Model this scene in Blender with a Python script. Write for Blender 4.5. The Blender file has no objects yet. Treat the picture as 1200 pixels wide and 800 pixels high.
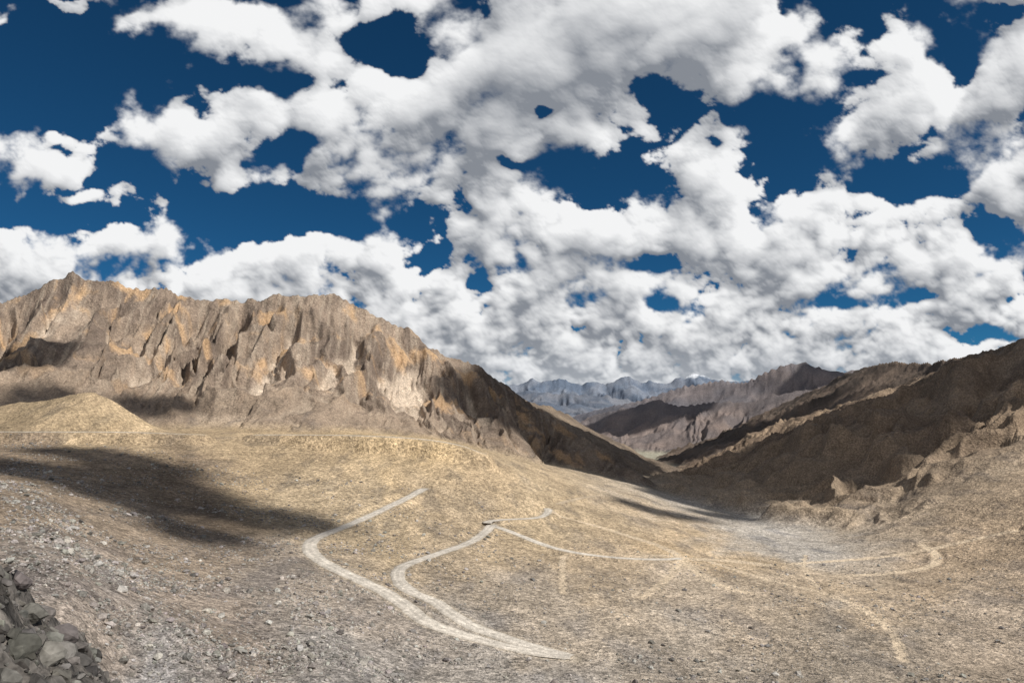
import bpy, math, numpy as np, time
T0=time.time()
rng=np.random.default_rng(7)
F=857.0; HOR=478.0
pitch=math.atan((HOR-400)/F)
cp,sp=math.cos(pitch),math.sin(pitch)
APX=60.0

def P3(px,py,D):
    X=(px-600)/F; Z=(400-py)/F
    yy=cp-sp*Z; zz=sp+cp*Z
    return (X/yy*D, D, zz/yy*D)

# ---------------------------------------------------------------- noise
PERM=rng.permutation(256).astype(np.int32); PERM=np.concatenate([PERM,PERM])
ANG=rng.random(256)*2*np.pi
GX=np.cos(ANG).astype(np.float32); GY=np.sin(ANG).astype(np.float32)
def pn(x,y,seed=0):
    x=np.asarray(x,dtype=np.float64)+seed*17.31; y=np.asarray(y,dtype=np.float64)+seed*9.77
    xf=np.floor(x); yf=np.floor(y)
    xi=xf.astype(np.int64); yi=yf.astype(np.int64)
    fx=(x-xf).astype(np.float32); fy=(y-yf).astype(np.float32)
    u=fx*fx*fx*(fx*(fx*6-15)+10); v=fy*fy*fy*(fy*(fy*6-15)+10)
    x0=xi&255; x1=(xi+1)&255; y0=yi&255; y1=(yi+1)&255
    p0=PERM[x0]; p1=PERM[x1]
    h00=PERM[(p0+y0)&255]; h10=PERM[(p1+y0)&255]; h01=PERM[(p0+y1)&255]; h11=PERM[(p1+y1)&255]
    a=GX[h00]*fx+GY[h00]*fy
    b=GX[h10]*(fx-1)+GY[h10]*fy
    c=GX[h01]*fx+GY[h01]*(fy-1)
    d=GX[h11]*(fx-1)+GY[h11]*(fy-1)
    a=a+(b-a)*u; c=c+(d-c)*u
    return (a+(c-a)*v)*1.45
def fbm(x,y,o=5,g=0.5,seed=0):
    r=0;a=1;t=0
    for i in range(o):
        r=r+a*pn(x*2**i,y*2**i,seed+i*3); t+=a; a*=g
    return r/t
def ss(a,b,x):
    t=np.clip((x-a)/(b-a),0,1); return t*t*(3-2*t)
def smax(a,b,k):
    h=np.clip(0.5+0.5*(a-b)/k,0,1)
    return b*(1-h)+a*h+k*h*(1-h)

# ---------------------------------------------------------------- helpers
def grid_mesh(name,V,NR,NC,mat,cols=None):
    i=np.arange(NR*NC).reshape(NR,NC)
    q=np.stack([i[:-1,:-1],i[:-1,1:],i[1:,1:],i[1:,:-1]],-1).reshape(-1,4)
    return raw_mesh(name,V.reshape(-1,3),q,mat,cols,True)
def raw_mesh(name,V,q,mat,cols=None,smooth=True):
    me=bpy.data.meshes.new(name)
    n=q.shape[1]
    me.vertices.add(len(V)); me.vertices.foreach_set('co',np.ascontiguousarray(V,dtype=np.float32).ravel())
    me.loops.add(q.size); me.loops.foreach_set('vertex_index',np.ascontiguousarray(q,dtype=np.int32).ravel())
    me.polygons.add(len(q)); me.polygons.foreach_set('loop_start',np.arange(0,q.size,n,dtype=np.int32))
    me.polygons.foreach_set('use_smooth',np.full(len(q),smooth,dtype=bool))
    me.update(calc_edges=True)
    if cols is not None:
        at=me.color_attributes.new('Col','FLOAT_COLOR','POINT')
        at.data.foreach_set('color',np.ascontiguousarray(cols,dtype=np.float32).ravel())
    me.materials.append(mat)
    ob=bpy.data.objects.new(name,me); bpy.context.scene.collection.objects.link(ob)
    return ob

def new_mat(name):
    m=bpy.data.materials.new(name); m.use_nodes=True
    nt=m.node_tree; nt.nodes.clear()
    out=nt.nodes.new('ShaderNodeOutputMaterial')
    return m,nt,out
def N(nt,t,**k):
    n=nt.nodes.new(t)
    for a,b in k.items(): setattr(n,a,b)
    return n
def noise_node(nt,co,scale,detail=4,rough=0.6):
    n=N(nt,'ShaderNodeTexNoise'); n.inputs['Scale'].default_value=scale
    n.inputs['Detail'].default_value=detail; n.inputs['Roughness'].default_value=rough
    nt.links.new(co,n.inputs['Vector']); return n.outputs['Fac']
def maprange(nt,src,a,b,c,d):
    n=N(nt,'ShaderNodeMapRange'); nt.links.new(src,n.inputs[0])
    for i,v in enumerate((a,b,c,d)): n.inputs[i+1].default_value=v
    return n.outputs[0]
def math_n(nt,op,a,b):
    n=N(nt,'ShaderNodeMath',operation=op)
    for i,v in enumerate((a,b)):
        if isinstance(v,(int,float)): n.inputs[i].default_value=v
        else: nt.links.new(v,n.inputs[i])
    return n.outputs[0]

def ground_material(name,use_attr=True,base=(0.3,0.3,0.3),amt=1.0,bump=1.0):
    m,nt,out=new_mat(name)
    tc=N(nt,'ShaderNodeTexCoord'); co=tc.outputs['Object']
    bs=N(nt,'ShaderNodeBsdfPrincipled'); bs.inputs['Roughness'].default_value=0.95
    bs.inputs['Specular IOR Level'].default_value=0.1
    n1=noise_node(nt,co,1.3,2,0.65); n2=noise_node(nt,co,0.28,3,0.65); n3=noise_node(nt,co,0.05,4,0.65); n4=noise_node(nt,co,0.009,4,0.6)
    vo=N(nt,'ShaderNodeTexVoronoi'); vo.inputs['Scale'].default_value=0.55; nt.links.new(co,vo.inputs['Vector'])
    sep=N(nt,'ShaderNodeSeparateColor'); nt.links.new(vo.outputs['Color'],sep.inputs[0])
    f=maprange(nt,n1,0.3,0.7,1-0.48*amt,1+0.48*amt)
    f=math_n(nt,'MULTIPLY',f,maprange(nt,n2,0.3,0.7,1-0.40*amt,1+0.40*amt))
    f=math_n(nt,'MULTIPLY',f,maprange(nt,n3,0.3,0.7,1-0.25*amt,1+0.25*amt))
    f=math_n(nt,'MULTIPLY',f,maprange(nt,n4,0.3,0.7,1-0.15*amt,1+0.15*amt))
    f=math_n(nt,'MULTIPLY',f,maprange(nt,sep.outputs[0],0,1,1-0.32*amt,1+0.32*amt))
    vm=N(nt,'ShaderNodeVectorMath',operation='SCALE')
    if use_attr:
        at=N(nt,'ShaderNodeVertexColor',layer_name='Col'); nt.links.new(at.outputs['Color'],vm.inputs[0])
        f=math_n(nt,'ADD',math_n(nt,'MULTIPLY',math_n(nt,'SUBTRACT',f,1.0),at.outputs['Alpha']),1.0)
    else: vm.inputs[0].default_value=base
    nt.links.new(f,vm.inputs['Scale'])
    nt.links.new(vm.outputs[0],bs.inputs['Base Color'])
    h=math_n(nt,'MULTIPLY',n1,0.6)
    h=math_n(nt,'ADD',h,math_n(nt,'MULTIPLY',n2,2.6))
    h=math_n(nt,'ADD',h,math_n(nt,'MULTIPLY',n3,9.0))
    h=math_n(nt,'ADD',h,math_n(nt,'MULTIPLY',vo.outputs['Distance'],-0.35))
    bp=N(nt,'ShaderNodeBump'); bp.inputs['Strength'].default_value=0.85*bump; bp.inputs['Distance'].default_value=1.0
    nt.links.new(h,bp.inputs['Height']); nt.links.new(bp.outputs[0],bs.inputs['Normal'])
    nt.links.new(bs.outputs[0],out.inputs[0])
    return m

# ---------------------------------------------------------------- terrain grid
NU,ND=1500,1700
uu=np.linspace(-1.0,1.0,NU)
lr=np.linspace(math.log(20),math.log(43000),4000)
def dens(l):
    r=np.exp(l)
    return np.where(r<85,0.4,np.where(r<950,1.1,np.where(r<2100,1.7,np.where(r<7000,1.0,0.75))))
cd=np.cumsum(dens(lr)); cd=(cd-cd[0])/(cd[-1]-cd[0])
lrow=np.interp(np.linspace(0,1,ND),cd,lr)
Rr=np.exp(lrow)
U,Rg=np.meshgrid(uu,Rr)
Yg=Rg-APX; Xg=U*Rg

# ---------------------------------------------------------------- base surface
ctl=[(0,800,200),(150,800,240),(300,800,270),(450,800,300),(600,800,330),(900,800,380),(1200,800,400),(1350,800,400),(-150,800,190),
(0,720,230),(0,660,260),(0,620,310),(0,590,360),(0,545,600),(0,517,800),(0,505,1000),(-150,507,900),(-150,600,350),(-150,700,230),
(100,760,232),(100,700,262),(100,640,350),
(200,760,262),(200,700,325),(200,640,440),(200,580,640),(200,516,860),(200,505,1020),(100,517,820),
(320,560,780),(330,522,930),(330,508,1040),(400,780,295),(400,720,380),(365,640,540),(420,603,680),(495,570,800),(480,525,960),(480,514,1060),(560,533,980),
(600,765,385),(600,700,500),(560,650,620),(570,615,740),(640,600,850),(560,560,870),(620,548,1100),
(800,760,430),(800,700,560),(800,655,730),(800,620,950),
(950,760,450),(950,700,590),(950,650,820),(950,612,1200),(900,585,1900),(870,569,2600),(840,556,3500),(800,537,5500),(760,527,8000),
(1150,780,430),(1150,700,600),(1100,655,770),(1200,650,720),(1200,600,850),(1150,560,1050),(1350,560,800),(1050,600,1200),(1050,570,1700)]
W=[P3(*c) for c in ctl]
W+=[(0,-35,-1.5),(25,-35,-1.5),(-25,-35,-1.5),(0,0,-4),(0,30,-18),(0,100,-62),(60,60,-38),(-50,30,-21),(120,80,-55),(100,0,-20),(-60,0,-10),(-45,65,-36),(-30,45,-27),(-65,110,-60),(-90,100,-55),
(1500,2000,-100),(2500,3000,-200),(-600,2300,-80),(-2200,3200,-60),(-1400,1500,-30),(-200,1700,-90),(200,2000,-150),(0,3500,-260),(-2000,7000,-250),(5000,6000,-300)]
for u_ in (-0.9,-0.5,0,0.4,0.9):
    W.append((u_*12060,12000,-460)); W.append((u_*40060,40000,-900)); W.append((u_*20060,20000,-600))
W=np.array(W)
def rc(x,y):
    R=y+APX; return np.stack([x/R*2.0,np.log(R)],-1)
cpt=rc(W[:,0],W[:,1]); q=W[:,2]/(W[:,1]+APX)
def phi(r2): return np.sqrt(r2+0.12**2)
n=len(W); d2=((cpt[:,None]-cpt[None])**2).sum(-1)
A=np.zeros((n+3,n+3)); A[:n,:n]=phi(d2)+np.eye(n)*-0.003; A[:n,n]=1; A[:n,n+1:]=cpt; A[n,:n]=1; A[n+1:,:n]=cpt.T
wt=np.linalg.solve(A,np.concatenate([q,[0,0,0]]))
cu=np.linspace(-1,1,170); cl=np.linspace(lrow[0],lrow[-1],360)
CU,CL=np.meshgrid(cu*2,cl); pts=np.stack([CU.ravel(),CL.ravel()],-1)
qq=phi(((pts[:,None]-cpt[None])**2).sum(-1))@wt[:n]+wt[n]+pts@wt[n+1:]
Q=qq.reshape(CU.shape)
def bil(G,fi,fj):
    i=np.clip(np.floor(fi).astype(int),0,G.shape[0]-2); j=np.clip(np.floor(fj).astype(int),0,G.shape[1]-2)
    a=np.clip(fi-i,0,1); b=np.clip(fj-j,0,1)
    return G[i,j]*(1-a)*(1-b)+G[i+1,j]*a*(1-b)+G[i,j+1]*(1-a)*b+G[i+1,j+1]*a*b
fi=(lrow-cl[0])/(cl[1]-cl[0]); fj=(uu-cu[0])/(cu[1]-cu[0])
FI,FJ=np.meshgrid(fi,fj,indexing='ij')
H=bil(Q,FI,FJ)*Rg

# ---------------------------------------------------------------- colours of base ground
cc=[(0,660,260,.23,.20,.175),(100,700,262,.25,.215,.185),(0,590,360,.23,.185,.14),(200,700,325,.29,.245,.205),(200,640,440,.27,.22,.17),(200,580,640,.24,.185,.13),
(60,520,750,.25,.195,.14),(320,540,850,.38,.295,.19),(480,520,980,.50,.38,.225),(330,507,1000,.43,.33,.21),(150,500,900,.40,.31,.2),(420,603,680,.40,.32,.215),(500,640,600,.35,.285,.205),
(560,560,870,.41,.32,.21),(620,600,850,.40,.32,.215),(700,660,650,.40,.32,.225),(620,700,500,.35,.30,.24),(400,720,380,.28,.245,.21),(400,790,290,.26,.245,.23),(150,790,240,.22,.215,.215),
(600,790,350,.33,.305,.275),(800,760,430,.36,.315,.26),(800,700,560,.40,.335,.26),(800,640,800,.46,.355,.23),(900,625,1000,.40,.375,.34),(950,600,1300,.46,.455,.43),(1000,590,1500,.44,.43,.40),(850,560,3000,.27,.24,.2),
(780,530,6000,.34,.33,.26),(1000,700,560,.45,.36,.255),(1000,760,450,.33,.285,.23),(1010,735,500,.24,.21,.175),(1150,740,500,.36,.30,.235),(1150,640,750,.43,.335,.235),(1180,580,900,.38,.30,.215),(1100,600,1100,.41,.335,.25),(760,560,2000,.23,.19,.14)]  # dark point at lower right front is painted in place of a small cloud shadow
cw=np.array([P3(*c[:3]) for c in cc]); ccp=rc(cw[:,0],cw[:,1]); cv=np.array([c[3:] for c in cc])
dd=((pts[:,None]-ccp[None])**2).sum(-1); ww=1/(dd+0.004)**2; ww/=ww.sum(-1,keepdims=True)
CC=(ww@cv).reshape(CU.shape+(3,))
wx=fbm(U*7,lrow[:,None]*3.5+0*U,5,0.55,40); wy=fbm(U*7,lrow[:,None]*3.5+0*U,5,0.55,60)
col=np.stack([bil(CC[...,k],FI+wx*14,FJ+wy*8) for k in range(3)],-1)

# ---------------------------------------------------------------- ridges
rough=np.zeros_like(H); stony=np.ones_like(H)
def nearest(pl,x,y):
    pl=np.asarray(pl,dtype=float)
    best=np.full(x.shape,1e18); s=np.zeros_like(x); z=np.zeros_like(x); acc=0
    for a,b in zip(pl[:-1],pl[1:]):
        dx,dy=b[0]-a[0],b[1]-a[1]; L=math.hypot(dx,dy)+1e-9
        t=np.clip(((x-a[0])*dx+(y-a[1])*dy)/L**2,0,1)
        e=(x-a[0]-t*dx)**2+(y-a[1]-t*dy)**2
        k=e<best
        best=np.where(k,e,best); s=np.where(k,acc+t*L,s); z=np.where(k,a[2]+t*(b[2]-a[2]),z); acc+=L
    return np.sqrt(best),s,z
def ridge(px,m,A,w,ribL,ribA,jag,warpA,k,y0,y1,colr,seed,zfoot=-150,zspan=400,rgh=1.0,rl=5.0,rs=1.1,foot=None,st=0.75):
    pl=[P3(*p) for p in px]
    r0,r1=np.searchsorted(Rr,[y0+APX,y1+APX])
    x=Xg[r0:r1]; y=Yg[r0:r1]
    wl=ribL*2.5
    xw=x+warpA*fbm(x/wl,y/wl,3,.5,seed); yw=y+warpA*fbm(x/wl,y/wl,3,.5,seed+5)
    d,s,zc=nearest(pl,xw,yw)
    Ae=A*np.clip((zc-zfoot)/zspan,0.06,1)
    s2=s+ribL*0.9*pn(s/(ribL*3.3),d/(ribL*6),seed+51)+ribL*0.35*pn(x/(ribL*.9),y/(ribL*.9),seed+52)
    r_a=1-2.2*np.abs(pn(s2/ribL,d/(ribL*rl),seed+1))
    r_b=1-2.2*np.abs(pn(s2/ribL*2.3+0.4*pn(x/ribL*2,y/ribL*2,seed+19),d/(ribL*rl*.5),seed+2))
    r_c=1-2.2*np.abs(pn(s2/ribL*5.1+0.3*pn(x/ribL*4,y/ribL*4,seed+29),d/(ribL*rl*.25),seed+3))
    am_l=0.75+0.6*pn(s/(ribL*2.1),d/(ribL*3),seed+53)
    rib=0.52*r_a+0.33*r_b+0.15*r_c
    amp=ribA*am_l*ss(0,ribL*rs,d)*np.clip(Ae/A*1.3,0.15,1)
    if foot: amp=amp*(0.20+0.80*ss(foot*1.25,foot*0.5,d))
    h=zc-Ae*(1-np.exp(-d/w))-m*d+amp*(rib-0.45)
    h=h+jag*fbm(s/(ribL*0.5),d/(ribL*0.8),5,.62,seed+4)*np.exp(-d/(ribL*1.5))
    Hs=H[r0:r1]
    mk=np.clip((h-Hs)/(k*2)+0.4,0,1)
    H[r0:r1]=smax(h,Hs,k)
    steep=np.exp(-d/(w*2.2))*np.clip(Ae/A,0,1)
    c=colr(x,y,d,s,rib,steep,zc)
    col[r0:r1]=col[r0:r1]*(1-mk[...,None])+c*mk[...,None]
    rough[r0:r1]=rough[r0:r1]*(1-mk)+mk*(0.4+1.3*steep)*rgh
    stony[r0:r1]=stony[r0:r1]*(1-mk)+mk*st
def mixc(a,b,t):
    return np.asarray(a)*(1-t[...,None])+np.asarray(b)*t[...,None]

def colC(x,y,d,s,rib,steep,zc):
    t=ss(-.3,.4,fbm(s/500,d/500,4,.5,3))
    c=mixc((.13,.11,.105),(.25,.195,.165),t)
    c=mixc(c,(.32,.27,.23),ss(0.0,-0.5,rib)*0.5)
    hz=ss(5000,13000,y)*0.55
    return mixc(c,(.17,.205,.275),hz)  # bluish aerial haze painted into the albedo, growing with distance
def colD(x,y,d,s,rib,steep,zc):
    t=ss(-.2,.25,fbm(s/1100,d/900,5,.6,3))
    c=mixc((.105,.14,.20),(.185,.215,.27),t)  # blue-grey albedo has the far haze painted in
    sn=ss(0.78,0.98,np.exp(-d/520)+0.75*fbm(x/700,y/700,5,.6,9)+ (zc-1150)/420)
    return mixc(c,(.66,.71,.78),sn*0.9)
def colD2(x,y,d,s,rib,steep,zc):
    t=ss(-.2,.25,fbm(s/900,d/900,4,.6,3))
    return mixc((.095,.12,.165),(.165,.18,.215),t)  # haze of the middle ranges put into this bluish albedo
def colR(x,y,d,s,rib,steep,zc):
    t=ss(-.25,.35,fbm(s/200,d/420,5,.6,13)); 
    c=mixc((.15,.113,.085),(.31,.235,.165),t)
    c=mixc(c,(.45,.365,.27),ss(0.15,-0.35,rib)*0.8)
    c=mixc(c,(.12,.09,.07),ss(-.05,.3,fbm(s/40,d/400,4,.6,17))*0.45)
    c=mixc(c,(.40,.32,.23),ss(350,800,d)*ss(2200,1500,y)*0.8)
    return c
def colR2(x,y,d,s,rib,steep,zc):
    t=ss(-.25,.35,fbm(s/120,d/160,5,.55,15)); 
    c=mixc((.27,.21,.15),(.42,.33,.235),t)
    return mixc(c,(.19,.15,.115),ss(0.2,0.6,rib)*0.5)
def colB(x,y,d,s,rib,steep,zc):
    t=ss(-.25,.35,fbm(s/300,d/420,5,.55,23))
    return mixc((.085,.07,.06),(.17,.132,.105),t)
def colL(x,y,d,s,rib,steep,zc):
    t=ss(-.3,.35,fbm(s/70,d/110,5,.6,33))
    c=mixc((.155,.122,.10),(.31,.245,.19),t)
    str_=ss(-.1,.4,fbm(s/9,d/130,4,.6,37))
    c=mixc(c,(.38,.32,.255),str_*0.6)
    patch=ss(0.06,.32,fbm(s/75+8,d/55+2,5,.6,45))*ss(380,120,d)
    c=mixc(c,(.52,.35,.20),patch*0.8)
    tal=ss(0.22,-0.1,rib+0.15*fbm(s/20,d/60,3,.5,47))*ss(20,90,d)
    c=mixc(c,(.54,.455,.365),tal*0.9)
    c=mixc(c,(.29,.228,.17),ss(200,350,d)*0.65)
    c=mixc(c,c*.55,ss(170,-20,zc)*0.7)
    return c
def colM(x,y,d,s,rib,steep,zc):
    t=ss(-.3,.35,fbm(x/60,y/60,4,.5,53))
    return mixc((.32,.25,.16),(.40,.31,.2),t)
def colK(x,y,d,s,rib,steep,zc):
    t=ss(-.3,.35,fbm(x/3,y/3,4,.6,63))
    return mixc((.06,.057,.055),(.14,.13,.12),t)
def colE(x,y,d,s,rib,steep,zc):
    t=ss(-.3,.35,fbm(s/200,d/300,4,.6,73))
    return mixc((.13,.105,.085),(.22,.175,.13),t)

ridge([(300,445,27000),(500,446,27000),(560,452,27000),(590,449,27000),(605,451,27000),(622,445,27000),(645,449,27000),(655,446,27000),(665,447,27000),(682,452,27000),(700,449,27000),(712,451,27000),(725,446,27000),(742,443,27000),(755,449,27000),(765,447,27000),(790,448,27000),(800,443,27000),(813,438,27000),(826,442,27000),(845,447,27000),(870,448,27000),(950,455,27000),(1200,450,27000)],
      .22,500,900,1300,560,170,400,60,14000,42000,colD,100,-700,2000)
ridge([(420,454,20000),(560,461,20000),(585,458,20000),(600,463,20000),(625,459,20000),(650,465,20000),(690,462,20000),(720,468,20500),(760,474,21000),(800,490,21000)],
      .2,250,500,700,260,60,260,40,12500,24500,colD2,105,-600,1200)
ridge([(420,460,15000),(560,468,15000),(600,470,15000),(640,475,15000),(680,478,15500),(720,484,16000),(760,490,16000),(800,502,16000)],
      .2,200,500,600,220,45,250,40,10500,21000,colD2,110,-500,900)
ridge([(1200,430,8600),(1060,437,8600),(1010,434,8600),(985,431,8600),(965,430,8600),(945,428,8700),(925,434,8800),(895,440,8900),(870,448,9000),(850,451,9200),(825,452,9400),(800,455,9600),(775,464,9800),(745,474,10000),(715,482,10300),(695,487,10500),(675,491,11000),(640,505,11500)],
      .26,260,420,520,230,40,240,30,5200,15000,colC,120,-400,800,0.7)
ridge([(1000,460,7200),(930,462,7300),(880,470,7500),(840,470,7700),(800,478,7900),(770,474,8100),(735,483,8300),(705,490,8500),(685,494,8700),(660,506,9000)],
      .30,110,260,330,120,20,150,20,5000,10500,colC,125,-400,500,0.7)
ridge([(1350,395,3300),(1220,410,3500),(1165,422,3700),(1125,420,3900),(1090,427,4100),(1050,424,4400),(1025,428,4600),(1000,437,4900),(960,455,5400),(925,472,5900),(890,492,6300),(850,512,6800),(815,530,7200),(795,540,7500)],
      .36,110,170,200,110,22,90,14,2400,9500,colB,130,-350,600)
ridge([(450,430,2500),(560,452,2500),(600,466,2500),(625,474,2600),(645,479,2750),(680,498,3100),(710,514,3500),(735,528,4100),(750,533,4700)],
      .42,40,90,150,40,6,50,12,1700,6500,colE,140,-300,500)
# right mountain
ridge([(1900,330,1500),(1600,352,1480),(1450,362,1480),(1350,376,1490),(1260,392,1510),(1200,402,1580),(1165,415,1750),(1130,430,2000),(1095,441,2250),(1060,452,2550),(1020,464,2850),(980,477,3200),(940,491,3550),(900,507,3950),(865,524,4300),(830,540,4700),(805,548,5100)],
      .36,60,150,150,125,12,70,20,500,6500,colR,150,-250,350,0.8,3.5,0.8)
ridge([(1700,400,1000),(1500,415,1080),(1350,440,1150),(1270,462,1220),(1200,484,1300),(1150,504,1380),(1100,526,1500),(1060,545,1620),(1020,560,1760),(985,571,1850),(950,580,1950)],
      .30,25,60,85,20,5,40,24,600,2500,colR2,155,-250,260,0.8,2.5)
# left main mountain
ridge([(-500,420,1250),(-250,398,1330),(-120,372,1370),(-40,362,1400),(0,357,1420),(30,347,1440),(55,335,1450),(72,327,1455),(86,319,1460),(98,327,1463),(112,333,1467),(135,335,1475),(150,342,1485),(178,341,1492),(200,344,1500),(228,354,1510),(245,352,1515),(262,348,1520),(285,354,1525),(310,351,1530),(340,350,1540),(372,346,1545),(398,349,1550),(415,360,1555),(440,370,1562),(470,386,1570),(510,408,1585),(550,428,1600),(575,441,1615),(598,460,1630),(640,487,1640),(680,512,1620),(720,537,1590),(760,562,1550),(805,588,1500)],
      .33,120,100,80,72,15,22,10,700,3000,colL,160,-150,380,0.62,3.4,0.7,330,0.62)
# mound by the upper road
ridge([(-200,480,960),(-60,477,950),(0,474,945),(40,472,945),(75,466,945),(108,461,945),(130,468,945),(155,484,945),(180,500,940)],
      .30,12,40,60,5,2,14,10,780,1150,colM,170,-40,60,0.3)
# crag at the near left
ridge([(-260,600,34),(-100,635,40),(0,672,46),(28,692,50),(50,722,53),(75,750,57),(100,782,62),(125,815,66)],
      .9,3,3,6,2.2,1.5,1.5,0.8,10,95,colK,180,-60,30,1.0)
Hs=H.copy()
lumc=col.mean(-1,keepdims=True); col=(col*0.95+lumc*0.05)*np.array([1.02,.985,.95])
print('ridges',time.time()-T0)

def samp(G,x,y):
    R=y+APX
    fi=np.interp(np.log(R),lrow,np.arange(ND)); fj=(x/R-uu[0])/(uu[1]-uu[0])
    return bil(G,fi,fj)
def hit(px,py,d0=90,d1=1500):
    D=np.exp(np.linspace(math.log(d0),math.log(d1),3000))
    x,y,z=P3(px,py,D)
    g=samp(Hs,x,y)
    k=np.argmax(z<g)
    if not (z<g).any(): k=-1
    return (float(x[k]),float(D[k]),float(g[k]))
def path(pp,step=3.0,sm=8,lift=0,world=False,**kw):
    W=np.array([P3(*a) for a in pp]) if world else np.array([hit(a,b,**kw) for a,b in pp])
    for _ in range(3):
        a=W[:-1]*.75+W[1:]*.25; b=W[:-1]*.25+W[1:]*.75
        W=np.concatenate([W[:1],np.stack([a,b],1).reshape(-1,3),W[-1:]])
    L=np.concatenate([[0],np.cumsum(np.hypot(*(W[1:,:2]-W[:-1,:2]).T))])
    t=np.arange(0,L[-1],step)
    X=np.interp(t,L,W[:,0]); Y=np.interp(t,L,W[:,1])
    if world: return np.stack([X,Y,np.interp(t,L,W[:,2])],-1)
    Z=samp(Hs,X,Y)
    k=np.ones(2*sm+1)/(2*sm+1)
    Z=np.convolve(np.pad(Z,sm,mode='edge'),k,mode='valid')+lift
    return np.stack([X,Y,Z],-1)
roads=[
 path([(497,571),(487,578),(460,591),(430,605),(400,618),(374,627),(361,636),(364,648),(385,662),(420,678),(450,692),(475,708),(495,725),(525,738),(560,748),(600,758),(640,766),(672,769)],d0=150),
 path([(668,770),(630,759),(590,746),(555,734),(528,718),(508,703),(480,692),(464,677),(468,663),(492,655),(520,646),(550,636),(570,622),(577,613)],d0=150),
 path([(577,613),(565,609),(600,608),(635,607),(644,598),(640,594)],d0=150),
 path([(577,614),(610,628),(650,643),(700,652),(760,656),(800,655)],d0=150,lift=0.6),
 path([(-90,505,790),(0,505.5,800),(60,505.5,812),(110,505.5,822),(160,506,835),(205,508,860),(240,509,900)],world=True),
 path([(300,509,960),(360,509,950),(430,510,940),(500,514,935),(540,521,935),(566,531,940)],world=True),
]
RW=[5.2,5.0,4.4,4.3,4.5,4.0]
tracks=[([(800,655),(830,655),(870,658),(915,664)],6.5),
 ([(752,700),(775,685),(790,670),(800,650),(740,652)],3.4),([(800,655),(815,670),(850,690),(900,698)],3.8),
 ([(660,695),(658,660),(662,650)],2.2),([(980,675),(1040,672),(1095,664),(1100,650),(1080,638)],4.0),
 ([(830,657),(900,680),(990,700),(1050,740),(1060,780)],2.6),([(960,690),(940,665),(945,650)],1.8),([(640,600),(700,615),(780,640),(800,655)],4.0),
 ([(1190,620),(1100,640),(1000,655),(930,660)],4.0),([(655,590),(700,580),(720,582)],4.0)]
tracks=[(path(a,step=6,sm=3,d0=150),w) for a,w in tracks]

# ---------------------------------------------------------------- detail displacement
cell=(np.gradient(Rr)[:,None]+0*Rg)
for i,wl in enumerate([150,70,33,16,8,4,2,1.0]):
    fade=np.clip((wl/cell-2.0)/2,0,1)
    rr=np.nonzero(fade.max(1)>0)[0]
    if len(rr)==0: continue
    r1=rr[-1]+1
    nz=pn(Xg[:r1]/wl,Yg[:r1]/wl,200+i)
    nz=np.where(rough[:r1]>0.6,1-2*np.abs(nz),nz)
    am=wl*(0.010+0.012*(wl<40)+0.012*(wl<10)+0.055*rough[:r1])*np.where(wl>100,.5,1)
    near=ss(120,260,Rg[:r1]) if wl>10 else (ss(20,60,Rg[:r1]) if wl>3 else 1)
    H[:r1]+=nz*am*fade[:r1]*near
for i,wl in enumerate([900,420,200,90]):
    r0=np.searchsorted(Rr,5000)
    fade=np.clip((wl/cell[r0:]-1.6)/2,0,1)*ss(5000,9000,Yg[r0:])
    nz=1-2*np.abs(pn(Xg[r0:]/wl,Yg[r0:]/wl,230+i))
    H[r0:]+=nz*wl*0.06*rough[r0:]*fade
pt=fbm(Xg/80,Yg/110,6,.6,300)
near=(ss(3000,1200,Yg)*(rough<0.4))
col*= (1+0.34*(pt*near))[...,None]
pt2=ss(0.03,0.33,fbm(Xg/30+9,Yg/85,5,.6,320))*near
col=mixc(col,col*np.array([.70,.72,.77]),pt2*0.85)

# ---------------------------------------------------------------- carve roads
def carve(P,hw,fl,soft,z_off,colour,cstr,cw_=1.3):
    y0,y1=P[:,1].min()-60,P[:,1].max()+60
    r0,r1=np.searchsorted(Rr,[y0+APX,y1+APX])
    u0=(P[:,0]/(P[:,1]+APX)).min()-0.08; u1=(P[:,0]/(P[:,1]+APX)).max()+0.08
    c0,c1=np.searchsorted(uu,[u0,u1])
    x=Xg[r0:r1,c0:c1]; y=Yg[r0:r1,c0:c1]
    d,s,z=nearest(P[::3] if len(P)>6 else P,x,y)
    if fl:
        w=1-ss(hw+1.5,hw+soft,d)
        H[r0:r1,c0:c1]=H[r0:r1,c0:c1]*(1-w)+(z-z_off)*w
    dn=d+2.2*pn(x/9,y/9,400)
    w=(1-ss(hw*0.7,hw*cw_+1.0,dn))*cstr*(0.85+0.3*pn(x/25,y/25,410))
    w=np.clip(w,0,1)
    col[r0:r1,c0:c1]=mixc(col[r0:r1,c0:c1],colour,w)
    stony[r0:r1,c0:c1]*=1-0.5*w
for P,w in tracks: carve(P,w,True,6,-0.1,(.62,.50,.36),0.95)
for P,w in zip(roads,RW):
    big=w in (4.5,4.0)
    carve(P,w,True,22 if big else 11,0.35,(.56,.47,.35) if big else (.44,.375,.29),0.9,2.0 if big else 1.5)

matT=ground_material('rocky_ground')
V=np.stack([Xg,Yg,H],-1)
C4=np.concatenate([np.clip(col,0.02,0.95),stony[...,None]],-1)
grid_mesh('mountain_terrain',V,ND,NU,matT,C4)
print('terrain',time.time()-T0)

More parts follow.
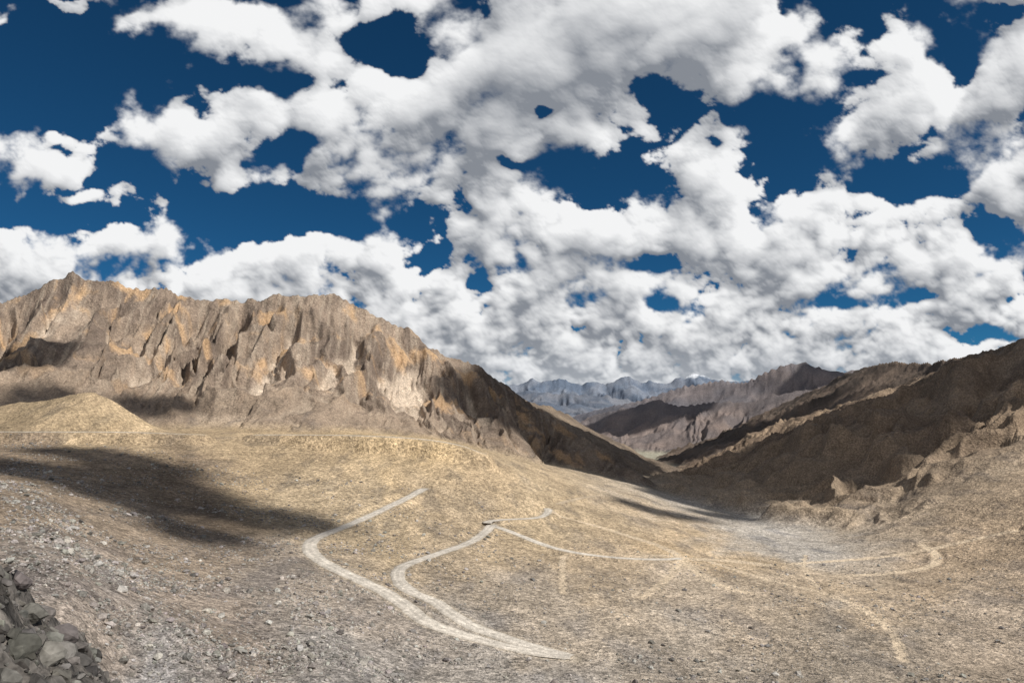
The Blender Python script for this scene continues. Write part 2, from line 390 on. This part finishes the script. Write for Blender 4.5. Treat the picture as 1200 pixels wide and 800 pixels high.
# ---------------------------------------------------------------- road ribbons
Vs=[];Qs=[];Cr=[];off=0
for P,hw in zip(roads,RW):
    t=np.gradient(P[:,:2],axis=0); t/=np.linalg.norm(t,axis=1,keepdims=True)+1e-9
    nrm=np.stack([-t[:,1],t[:,0]],-1)
    K=15; n=len(P)
    lat=np.linspace(-1,1,K)
    ii=np.arange(n)
    el=hw*(1+0.16*pn(ii/7.0,0*ii,500)+0.14*pn(ii/1.9,0*ii,505)); er=hw*(1+0.16*pn(ii/7.0,0*ii,510)+0.14*pn(ii/1.9,0*ii,515))
    ed=np.where(lat[None]<0,el[:,None],er[:,None])
    vx=P[:,None,0]+nrm[:,None,0]*lat[None]*ed
    vy=P[:,None,1]+nrm[:,None,1]*lat[None]*ed
    vz=P[:,None,2]+0.02-0.30*np.abs(lat[None])**6+0*vx
    Vs.append(np.stack([vx,vy,vz],-1).reshape(-1,3))
    wheel=np.exp(-((np.abs(lat)-0.38)/0.16)**2)[None]
    edge=np.abs(lat)[None]**5
    var=fbm(vx/14,vy/14,4,.6,520)
    c=np.array([.475,.43,.37])*(1+0.22*wheel+0.25*var)[...,None]
    c=c*(1-0.35*edge[...,None])+np.array([.36,.31,.245])*0.35*edge[...,None]
    Cr.append(np.concatenate([c,np.ones(c.shape[:2]+(1,))],-1).reshape(-1,4))
    i=np.arange(n*K).reshape(n,K)+off
    Qs.append(np.stack([i[:-1,:-1],i[:-1,1:],i[1:,1:],i[1:,:-1]],-1).reshape(-1,4)[:,::-1]); off+=n*K
matR=ground_material('dusty_road',True,amt=0.5,bump=0.3)
raw_mesh('mountain_road',np.concatenate(Vs),np.concatenate(Qs),matR,np.concatenate(Cr))

# ---------------------------------------------------------------- boulders
import bmesh
def ico(sub,seed):
    bm=bmesh.new(); bmesh.ops.create_icosphere(bm,subdivisions=sub,radius=1.0)
    v=np.array([p.co[:] for p in bm.verts]); f=np.array([[q.index for q in p.verts] for p in bm.faces]); bm.free()
    r=np.random.default_rng(seed)
    v=v*(1+0.28*r.standard_normal(len(v))[:,None]*(0.7 if sub==1 else 0.25))
    for _ in range(7):
        nn=r.standard_normal(3); nn/=np.linalg.norm(nn); dd=r.uniform(.45,.8)
        e=np.maximum(v@nn-dd,0); v=v-e[:,None]*nn
    v*=np.array([1,0.8,0.62])
    return v,f
def scatter(n,d0,d1,ulo,uhi,s0,s1,sub,seed,flt=True,dark=1.0,ex=0.38):
    r=np.random.default_rng(seed)
    Rn=np.exp(r.uniform(math.log(d0+APX),math.log(d1+APX),n)); u=r.uniform(ulo,uhi,n)
    x=u*Rn; y=Rn-APX
    if flt:
        den=ss(-0.3,0.5,fbm(x/60,y/60,4,.6,600))*(0.35+0.9*ss(0.1,-0.35,u))
        k=r.random(n)<den
        x,y,Rn=x[k],y[k],Rn[k]
    rd=np.full(len(x),1e9)
    for P in roads:
        for a in range(0,len(P),2): rd=np.minimum(rd,np.hypot(x-P[a,0],y-P[a,1]))
    k=rd>7.5; x,y=x[k],y[k]
    m=len(x); z=samp(H,x,y)
    s=s0*np.exp(r.exponential(ex,m)); s=np.minimum(s,s1)
    Vv=[];Ff=[];Cc=[];o=0
    for vi in range(6):
        v,f=ico(sub,seed*10+vi); idx=np.arange(vi,m,6); mm=len(idx)
        a=r.uniform(0,2*np.pi,mm); tl=r.normal(0,.35 if flt else .7,mm)
        ca,sa=np.cos(a),np.sin(a); ct,st=np.cos(tl),np.sin(tl)
        vx=v[None,:,0]*np.ones((mm,1)); vy=v[None,:,1]*ct[:,None]-v[None,:,2]*st[:,None]; vz=v[None,:,1]*st[:,None]+v[None,:,2]*ct[:,None]
        X=vx*ca[:,None]-vy*sa[:,None]; Y=vx*sa[:,None]+vy*ca[:,None]
        S=s[idx][:,None]
        Vv.append(np.stack([x[idx][:,None]+X*S,y[idx][:,None]+Y*S,z[idx][:,None]+(vz+(0.2 if flt else 0.0))*S],-1).reshape(-1,3))
        Ff.append((f[None]+(np.arange(mm)*len(v))[:,None,None]+o).reshape(-1,3)); o+=mm*len(v)
        tint=r.uniform(0.13,0.42,mm)[:,None]*np.array([1.0,.93,.85])*dark*(1+r.uniform(-.04,.04,(mm,3)))
        Cc.append(np.concatenate([np.repeat(tint,len(v),0),np.ones((mm*len(v),1))],1))
    return np.concatenate(Vv),np.concatenate(Ff),np.concatenate(Cc)
parts=[scatter(7000,20,72,-0.62,-0.24,0.16,1.3,2,1,False,0.42,0.6),scatter(60000,130,360,-0.75,0.75,0.30,2.6,1,2,True,1.0,0.45),scatter(84000,260,800,-0.7,0.75,0.42,2.6,1,3)]
o=0;VV=[];FF=[];C_=[]
for v,f,c in parts:
    VV.append(v);FF.append(f+o);C_.append(c);o+=len(v)
matB=ground_material('boulder_rock',True,amt=0.6,bump=0.5)
raw_mesh('boulders',np.concatenate(VV),np.concatenate(FF),matB,np.clip(np.concatenate(C_),.02,1),smooth=False)
print('boulders',o,time.time()-T0)

# ---------------------------------------------------------------- sun
EL=math.radians(45); AZ=math.radians(117)
S=np.array([math.cos(EL)*math.sin(AZ),math.cos(EL)*math.cos(AZ),math.sin(EL)])
sd=bpy.data.lights.new('sun','SUN'); sd.energy=4.9; sd.angle=math.radians(0.5); sd.color=(1.0,.96,.895)
so=bpy.data.objects.new('sun',sd); bpy.context.scene.collection.objects.link(so)
from mathutils import Vector
so.rotation_euler=Vector(S).to_track_quat('Z','Y').to_euler()

# ---------------------------------------------------------------- overhead clouds (cast the cloud shadows)
matC,nt,out=new_mat('cloud_white')
b=N(nt,'ShaderNodeBsdfDiffuse'); b.inputs[0].default_value=(.9,.9,.92,1)
t=N(nt,'ShaderNodeBsdfTranslucent'); t.inputs[0].default_value=(.85,.87,.92,1)
mx=N(nt,'ShaderNodeMixShader'); mx.inputs[0].default_value=0.25
nt.links.new(b.outputs[0],mx.inputs[1]); nt.links.new(t.outputs[0],mx.inputs[2]); nt.links.new(mx.outputs[0],out.inputs[0])
def cloud_layer(name,HC,sh,cellc,nsc,seed,pad):
    cen=[]
    for a in sh:
        p=np.array(hit(a[0],a[1],150,20000)); c=p+S*(HC-p[2])/S[2]; cen.append((c[0],c[1],a[2],a[3]))
    cen=np.array(cen)
    x0,x1=cen[:,0].min()-pad,cen[:,0].max()+pad; y0,y1=cen[:,1].min()-pad,cen[:,1].max()+pad
    CX,CY=np.meshgrid(np.arange(x0,x1,cellc),np.arange(y0,y1,cellc))
    mk=np.zeros_like(CX)
    for a in cen: mk=np.maximum(mk,np.exp(-((CX-a[0])/a[2])**2*0.7-((CY-a[1])/a[3])**2*0.7))
    mk=mk-0.46+0.7*fbm(CX/nsc,CY/nsc,5,.65,seed)*np.minimum(1,mk*3)
    th=np.sqrt(np.clip(mk,0,1))*nsc*0.55*(1+0.5*fbm(CX/nsc*1.4,CY/nsc*1.4,3,.5,seed+20))
    fm=(mk[:-1,:-1]>0)|(mk[1:,1:]>0)
    top=np.stack([CX,CY,HC+th*1.6],-1); bot=np.stack([CX,CY,HC-th*0.4],-1)
    i=np.arange(CX.size).reshape(CX.shape); qd=np.stack([i[:-1,:-1],i[:-1,1:],i[1:,1:],i[1:,:-1]],-1)[fm]
    raw_mesh(name,np.concatenate([top.reshape(-1,3),bot.reshape(-1,3)]),np.concatenate([qd,qd[:,::-1]+CX.size]),matC)
cloud_layer('cumulus_cloud',3400.0,[(40,552,100,50),(110,565,85,50),(190,568,75,42),(190,592,65,45),(260,600,65,40),(320,612,50,40),(250,630,40,28),(140,540,90,26),
 (190,478,55,45),(30,420,50,90),(45,470,50,50),
 (790,603,70,36),(850,605,60,30)],12,130,700,300)
cloud_layer('cumulus_cloud.001',3000.0,[(1000,545,130,100),(930,550,210,170),(1080,495,80,70),(900,570,190,140),(880,548,320,280),(1030,485,170,160),(960,498,300,260),(840,580,120,120),
 (700,535,110,90),(750,562,100,80),(625,480,200,200),(700,520,260,330)],18,220,740,700)
cloud_layer('cumulus_cloud.002',5600.0,[(735,497,700,350),(880,505,400,300),(960,445,300,300)],40,420,780,1500)

# ---------------------------------------------------------------- sky dome, cumulus light and shade computed into its emission colour
ST=1.2
gx=np.arange(-300,1500,ST); gy=np.arange(-170,502,ST)
GXX,GYY=np.meshgrid(gx,gy)
E=HOR-GYY; zz=np.maximum(E,0)+60
L0=0.45*zz
NL=9
def octs(seed,fn,sy,rot=0.5):
    o=[]
    for i in range(NL):
        lam=440/2**i; a=i*rot; ca,sa=math.cos(a),math.sin(a)
        X=GXX/lam; Y=GYY*sy/lam
        v=pn(X*ca-Y*sa,X*sa+Y*ca,seed+i*5)
        o.append(fn(v) if fn else v)
    return o
def comb(o,lmax,p,lmin=None):
    r=0;t=0
    for i in range(NL):
        lam=440/2**i
        wgt=np.where(lam<=L0*lmax,(lam/(L0*lmax))**p,(L0*lmax/lam)**3)
        t=t+wgt
        if lmin is not None: wgt=wgt*ss(lmin*0.6,lmin*1.3,lam+0*L0)
        r=r+o[i]*wgt
    return r/t
oa=octs(900,None,1.4); ob=octs(1000,lambda v:np.abs(v)-0.27,1.2)
lm=L0*0.14
n1=comb(oa,1.0,.82); n_lo=comb(oa,1.0,.82,lm)
bl=comb(ob,0.55,.85); bl_lo=comb(ob,0.55,.85,lm*0.7)
oc=octs(1100,None,1.2); w0=comb(oc,.8,.9)*zz; w1=comb(oc,.8,.9)[::-1]*zz
cl_b=[(340,140,175,58),(480,110,130,75),(250,150,75,40),(430,205,75,42),(560,60,270,80),(700,50,220,75),(850,60,210,62),(1010,50,130,58),(650,165,100,48),(800,165,90,38),(560,195,60,40),
(1150,180,95,85),(1080,120,110,48),(1195,30,50,60),(1025,168,52,24),
(830,250,112,58),(740,275,45,32),(1040,248,105,40),(620,278,120,45),(700,305,85,40),(900,292,160,34),
(60,283,100,24),(160,303,130,30),(300,303,160,26),(430,312,110,28),(0,325,160,42),(250,355,320,42),(600,375,420,56),(900,342,230,46),(1150,320,130,42),(1000,400,420,50),(600,425,700,50),(1100,375,140,44),(700,400,300,40),
(50,202,32,20),(135,228,24,12),(185,246,26,16),(97,230,20,9),(270,208,52,15),(110,157,90,20),(20,28,38,16),(100,3,44,12),(155,32,27,16),(245,28,50,24),(15,185,32,34),(400,283,44,9),
(-100,250,120,60),(-150,100,120,50),(1330,120,150,100),(1400,300,200,80),(600,-80,400,60),(1200,-100,200,50),(100,-110,200,40)]
ho_b=[(450,66,34,22),(775,121,34,15),(632,137,18,10),(925,168,60,46),(885,132,34,18),(1060,214,100,17),(690,215,46,30),(600,187,26,8),(1125,60,26,36),(1165,18,30,16),(1000,352,34,8),(780,357,24,9),(1160,392,30,11),(1170,266,30,16),(740,196,34,13),(350,172,34,11),(330,252,110,20),(770,310,22,10),(510,302,18,13),(70,120,130,22),(90,70,160,28),(280,90,60,16),(560,335,20,8),(1080,345,30,7),(60,255,80,10)]
cov=np.zeros_like(GXX)
wX=GXX+w0*0.14; wY=GYY+w1*0.09
for c in cl_b:
    r2=((wX-c[0])/c[2])**2+((wY-c[1])/c[3])**2
    cov=1-(1-cov)*(1-0.86*np.exp(-r2*0.78))
for c in ho_b:
    r2=((wX-c[0])/c[2])**2+((wY-c[1])/c[3])**2
    cov=cov*(1-0.93*np.exp(-r2*0.8))
cov=np.minimum(cov,0.95)
base_=(cov-0.545+0.17*ss(190,60,E))*0.93
T=base_+1.22*n1+1.0*bl
Tl=base_+1.22*n_lo+1.0*bl_lo
wid=0.12+0.28*ss(-0.1,0.35,oc[2])
alpha=ss(0,1,(T+0.05)/wid)
def comp(t): return np.where(t>0.35,0.35+(t-0.35)*0.6,t)
Tp=np.clip(comp(Tl),0,1.0); Tf=np.clip(comp(0.7*T+0.3*Tl),0,1)
tau=np.zeros_like(T)
rows=np.arange(len(gy))[:,None]+0*GXX
jc=np.arange(len(gx))[None]+0*GXX.astype(int)
def shift(G,up,rt):
    fr=np.clip(rows-up,0,len(gy)-1.001); i0=fr.astype(int); f=fr-i0
    j0=np.clip(jc+rt,0,len(gx)-1.001); k0=j0.astype(int); g_=j0-k0
    return (G[i0,k0]*(1-f)+G[i0+1,k0]*f)*(1-g_)+(G[i0,k0+1]*(1-f)+G[i0+1,k0+1]*f)*g_
for i in range(1,13):
    tau+=shift(Tp,0.020*i*zz/ST,0.010*i*zz/ST)
tau/=12
rel=0
for s_,a_ in ((0.03,.6),(0.08,.8),(0.16,.9)):
    rel=rel+a_*np.tanh((Tp-shift(Tp,s_*zz/ST,s_*0.6*zz/ST))*5.0)
gyv,gxv=np.gradient(Tf,ST)
g=(gyv*0.8-gxv*0.45)*np.minimum(zz,200)
Lm=np.exp(-tau*3.4)
lum=0.19+0.60*Lm+0.22*rel+0.09*np.tanh(g*0.3)-0.12*ss(0.3,0.75,Tp)*ss(150,420,E)+0.10*oa[1]+0.05*ss(260,120,E)
lum+=0.14*(1-alpha)
lum=np.clip(lum,0,1)
dk=np.array([.24,.26,.295]); lt=np.array([.90,.905,.91])
cc_=dk+(lt-dk)*lum[...,None]
hz=ss(95,15,E)[...,None]*0.35
cc_=cc_*(1-hz)+np.array([.62,.66,.71])*hz
alpha=np.clip(np.maximum(alpha,ss(60,15,E)*0.8),0,1)
dx=(GXX-600)/F; dz=(400-GYY)/F
dirv=np.stack([dx,cp-sp*dz,sp+cp*dz],-1); dirv/=np.linalg.norm(dirv,axis=-1,keepdims=True)
matS,nt,out=new_mat('sky_clouds')
at=N(nt,'ShaderNodeVertexColor',layer_name='Col')
em=N(nt,'ShaderNodeEmission'); tr=N(nt,'ShaderNodeBsdfTransparent'); mx=N(nt,'ShaderNodeMixShader')
nt.links.new(at.outputs['Color'],em.inputs[0]); nt.links.new(at.outputs['Alpha'],mx.inputs[0])
nt.links.new(tr.outputs[0],mx.inputs[1]); nt.links.new(em.outputs[0],mx.inputs[2]); nt.links.new(mx.outputs[0],out.inputs[0])
matS.cycles.emission_sampling='NONE'
grid_mesh('sky',dirv*75000,len(gy),len(gx),matS,np.concatenate([cc_,alpha[...,None]],-1))
print('sky',time.time()-T0)

# ---------------------------------------------------------------- world
w=bpy.data.worlds.new('World'); bpy.context.scene.world=w; w.use_nodes=True
nt=w.node_tree; bg=nt.nodes['Background']
sk=nt.nodes.new('ShaderNodeTexSky'); sk.sky_type='NISHITA'; sk.sun_disc=False
sk.sun_elevation=EL; sk.sun_rotation=AZ; sk.altitude=5300; sk.air_density=1.0; sk.dust_density=0.3; sk.ozone_density=3.0
tint=N(nt,'ShaderNodeVectorMath',operation='MULTIPLY'); tint.inputs[1].default_value=(0.13,0.44,0.56)
nt.links.new(sk.outputs[0],tint.inputs[0])
tc=N(nt,'ShaderNodeTexCoord'); nz=noise_node(nt,tc.outputs['Generated'],3.0,5,0.55)
sx=N(nt,'ShaderNodeSeparateXYZ'); nt.links.new(tc.outputs['Generated'],sx.inputs[0])
m1=maprange(nt,nz,0.40,0.54,0,1); m2=maprange(nt,sx.outputs['Y'],0.05,-0.15,0,1)  # bright cloud patches added behind the camera only, to raise ambient light
mm=math_n(nt,'MULTIPLY',m1,m2)
mxc=N(nt,'ShaderNodeMix',data_type='RGBA')
nt.links.new(mm,mxc.inputs['Factor']); nt.links.new(tint.outputs[0],mxc.inputs['A']); mxc.inputs['B'].default_value=(7.2,7.2,7.4,1)
nt.links.new(mxc.outputs['Result'],bg.inputs[0]); bg.inputs[1].default_value=0.09

cam=bpy.data.cameras.new('camera'); cam.sensor_width=36; cam.lens=36*F/1200; cam.clip_start=0.5; cam.clip_end=200000
co=bpy.data.objects.new('camera',cam); bpy.context.scene.collection.objects.link(co)
co.rotation_euler=(math.pi/2+pitch,0,0); bpy.context.scene.camera=co
sc=bpy.context.scene
sc.view_settings.view_transform='Standard'; sc.view_settings.look='None'; sc.view_settings.exposure=0
print('done',time.time()-T0)
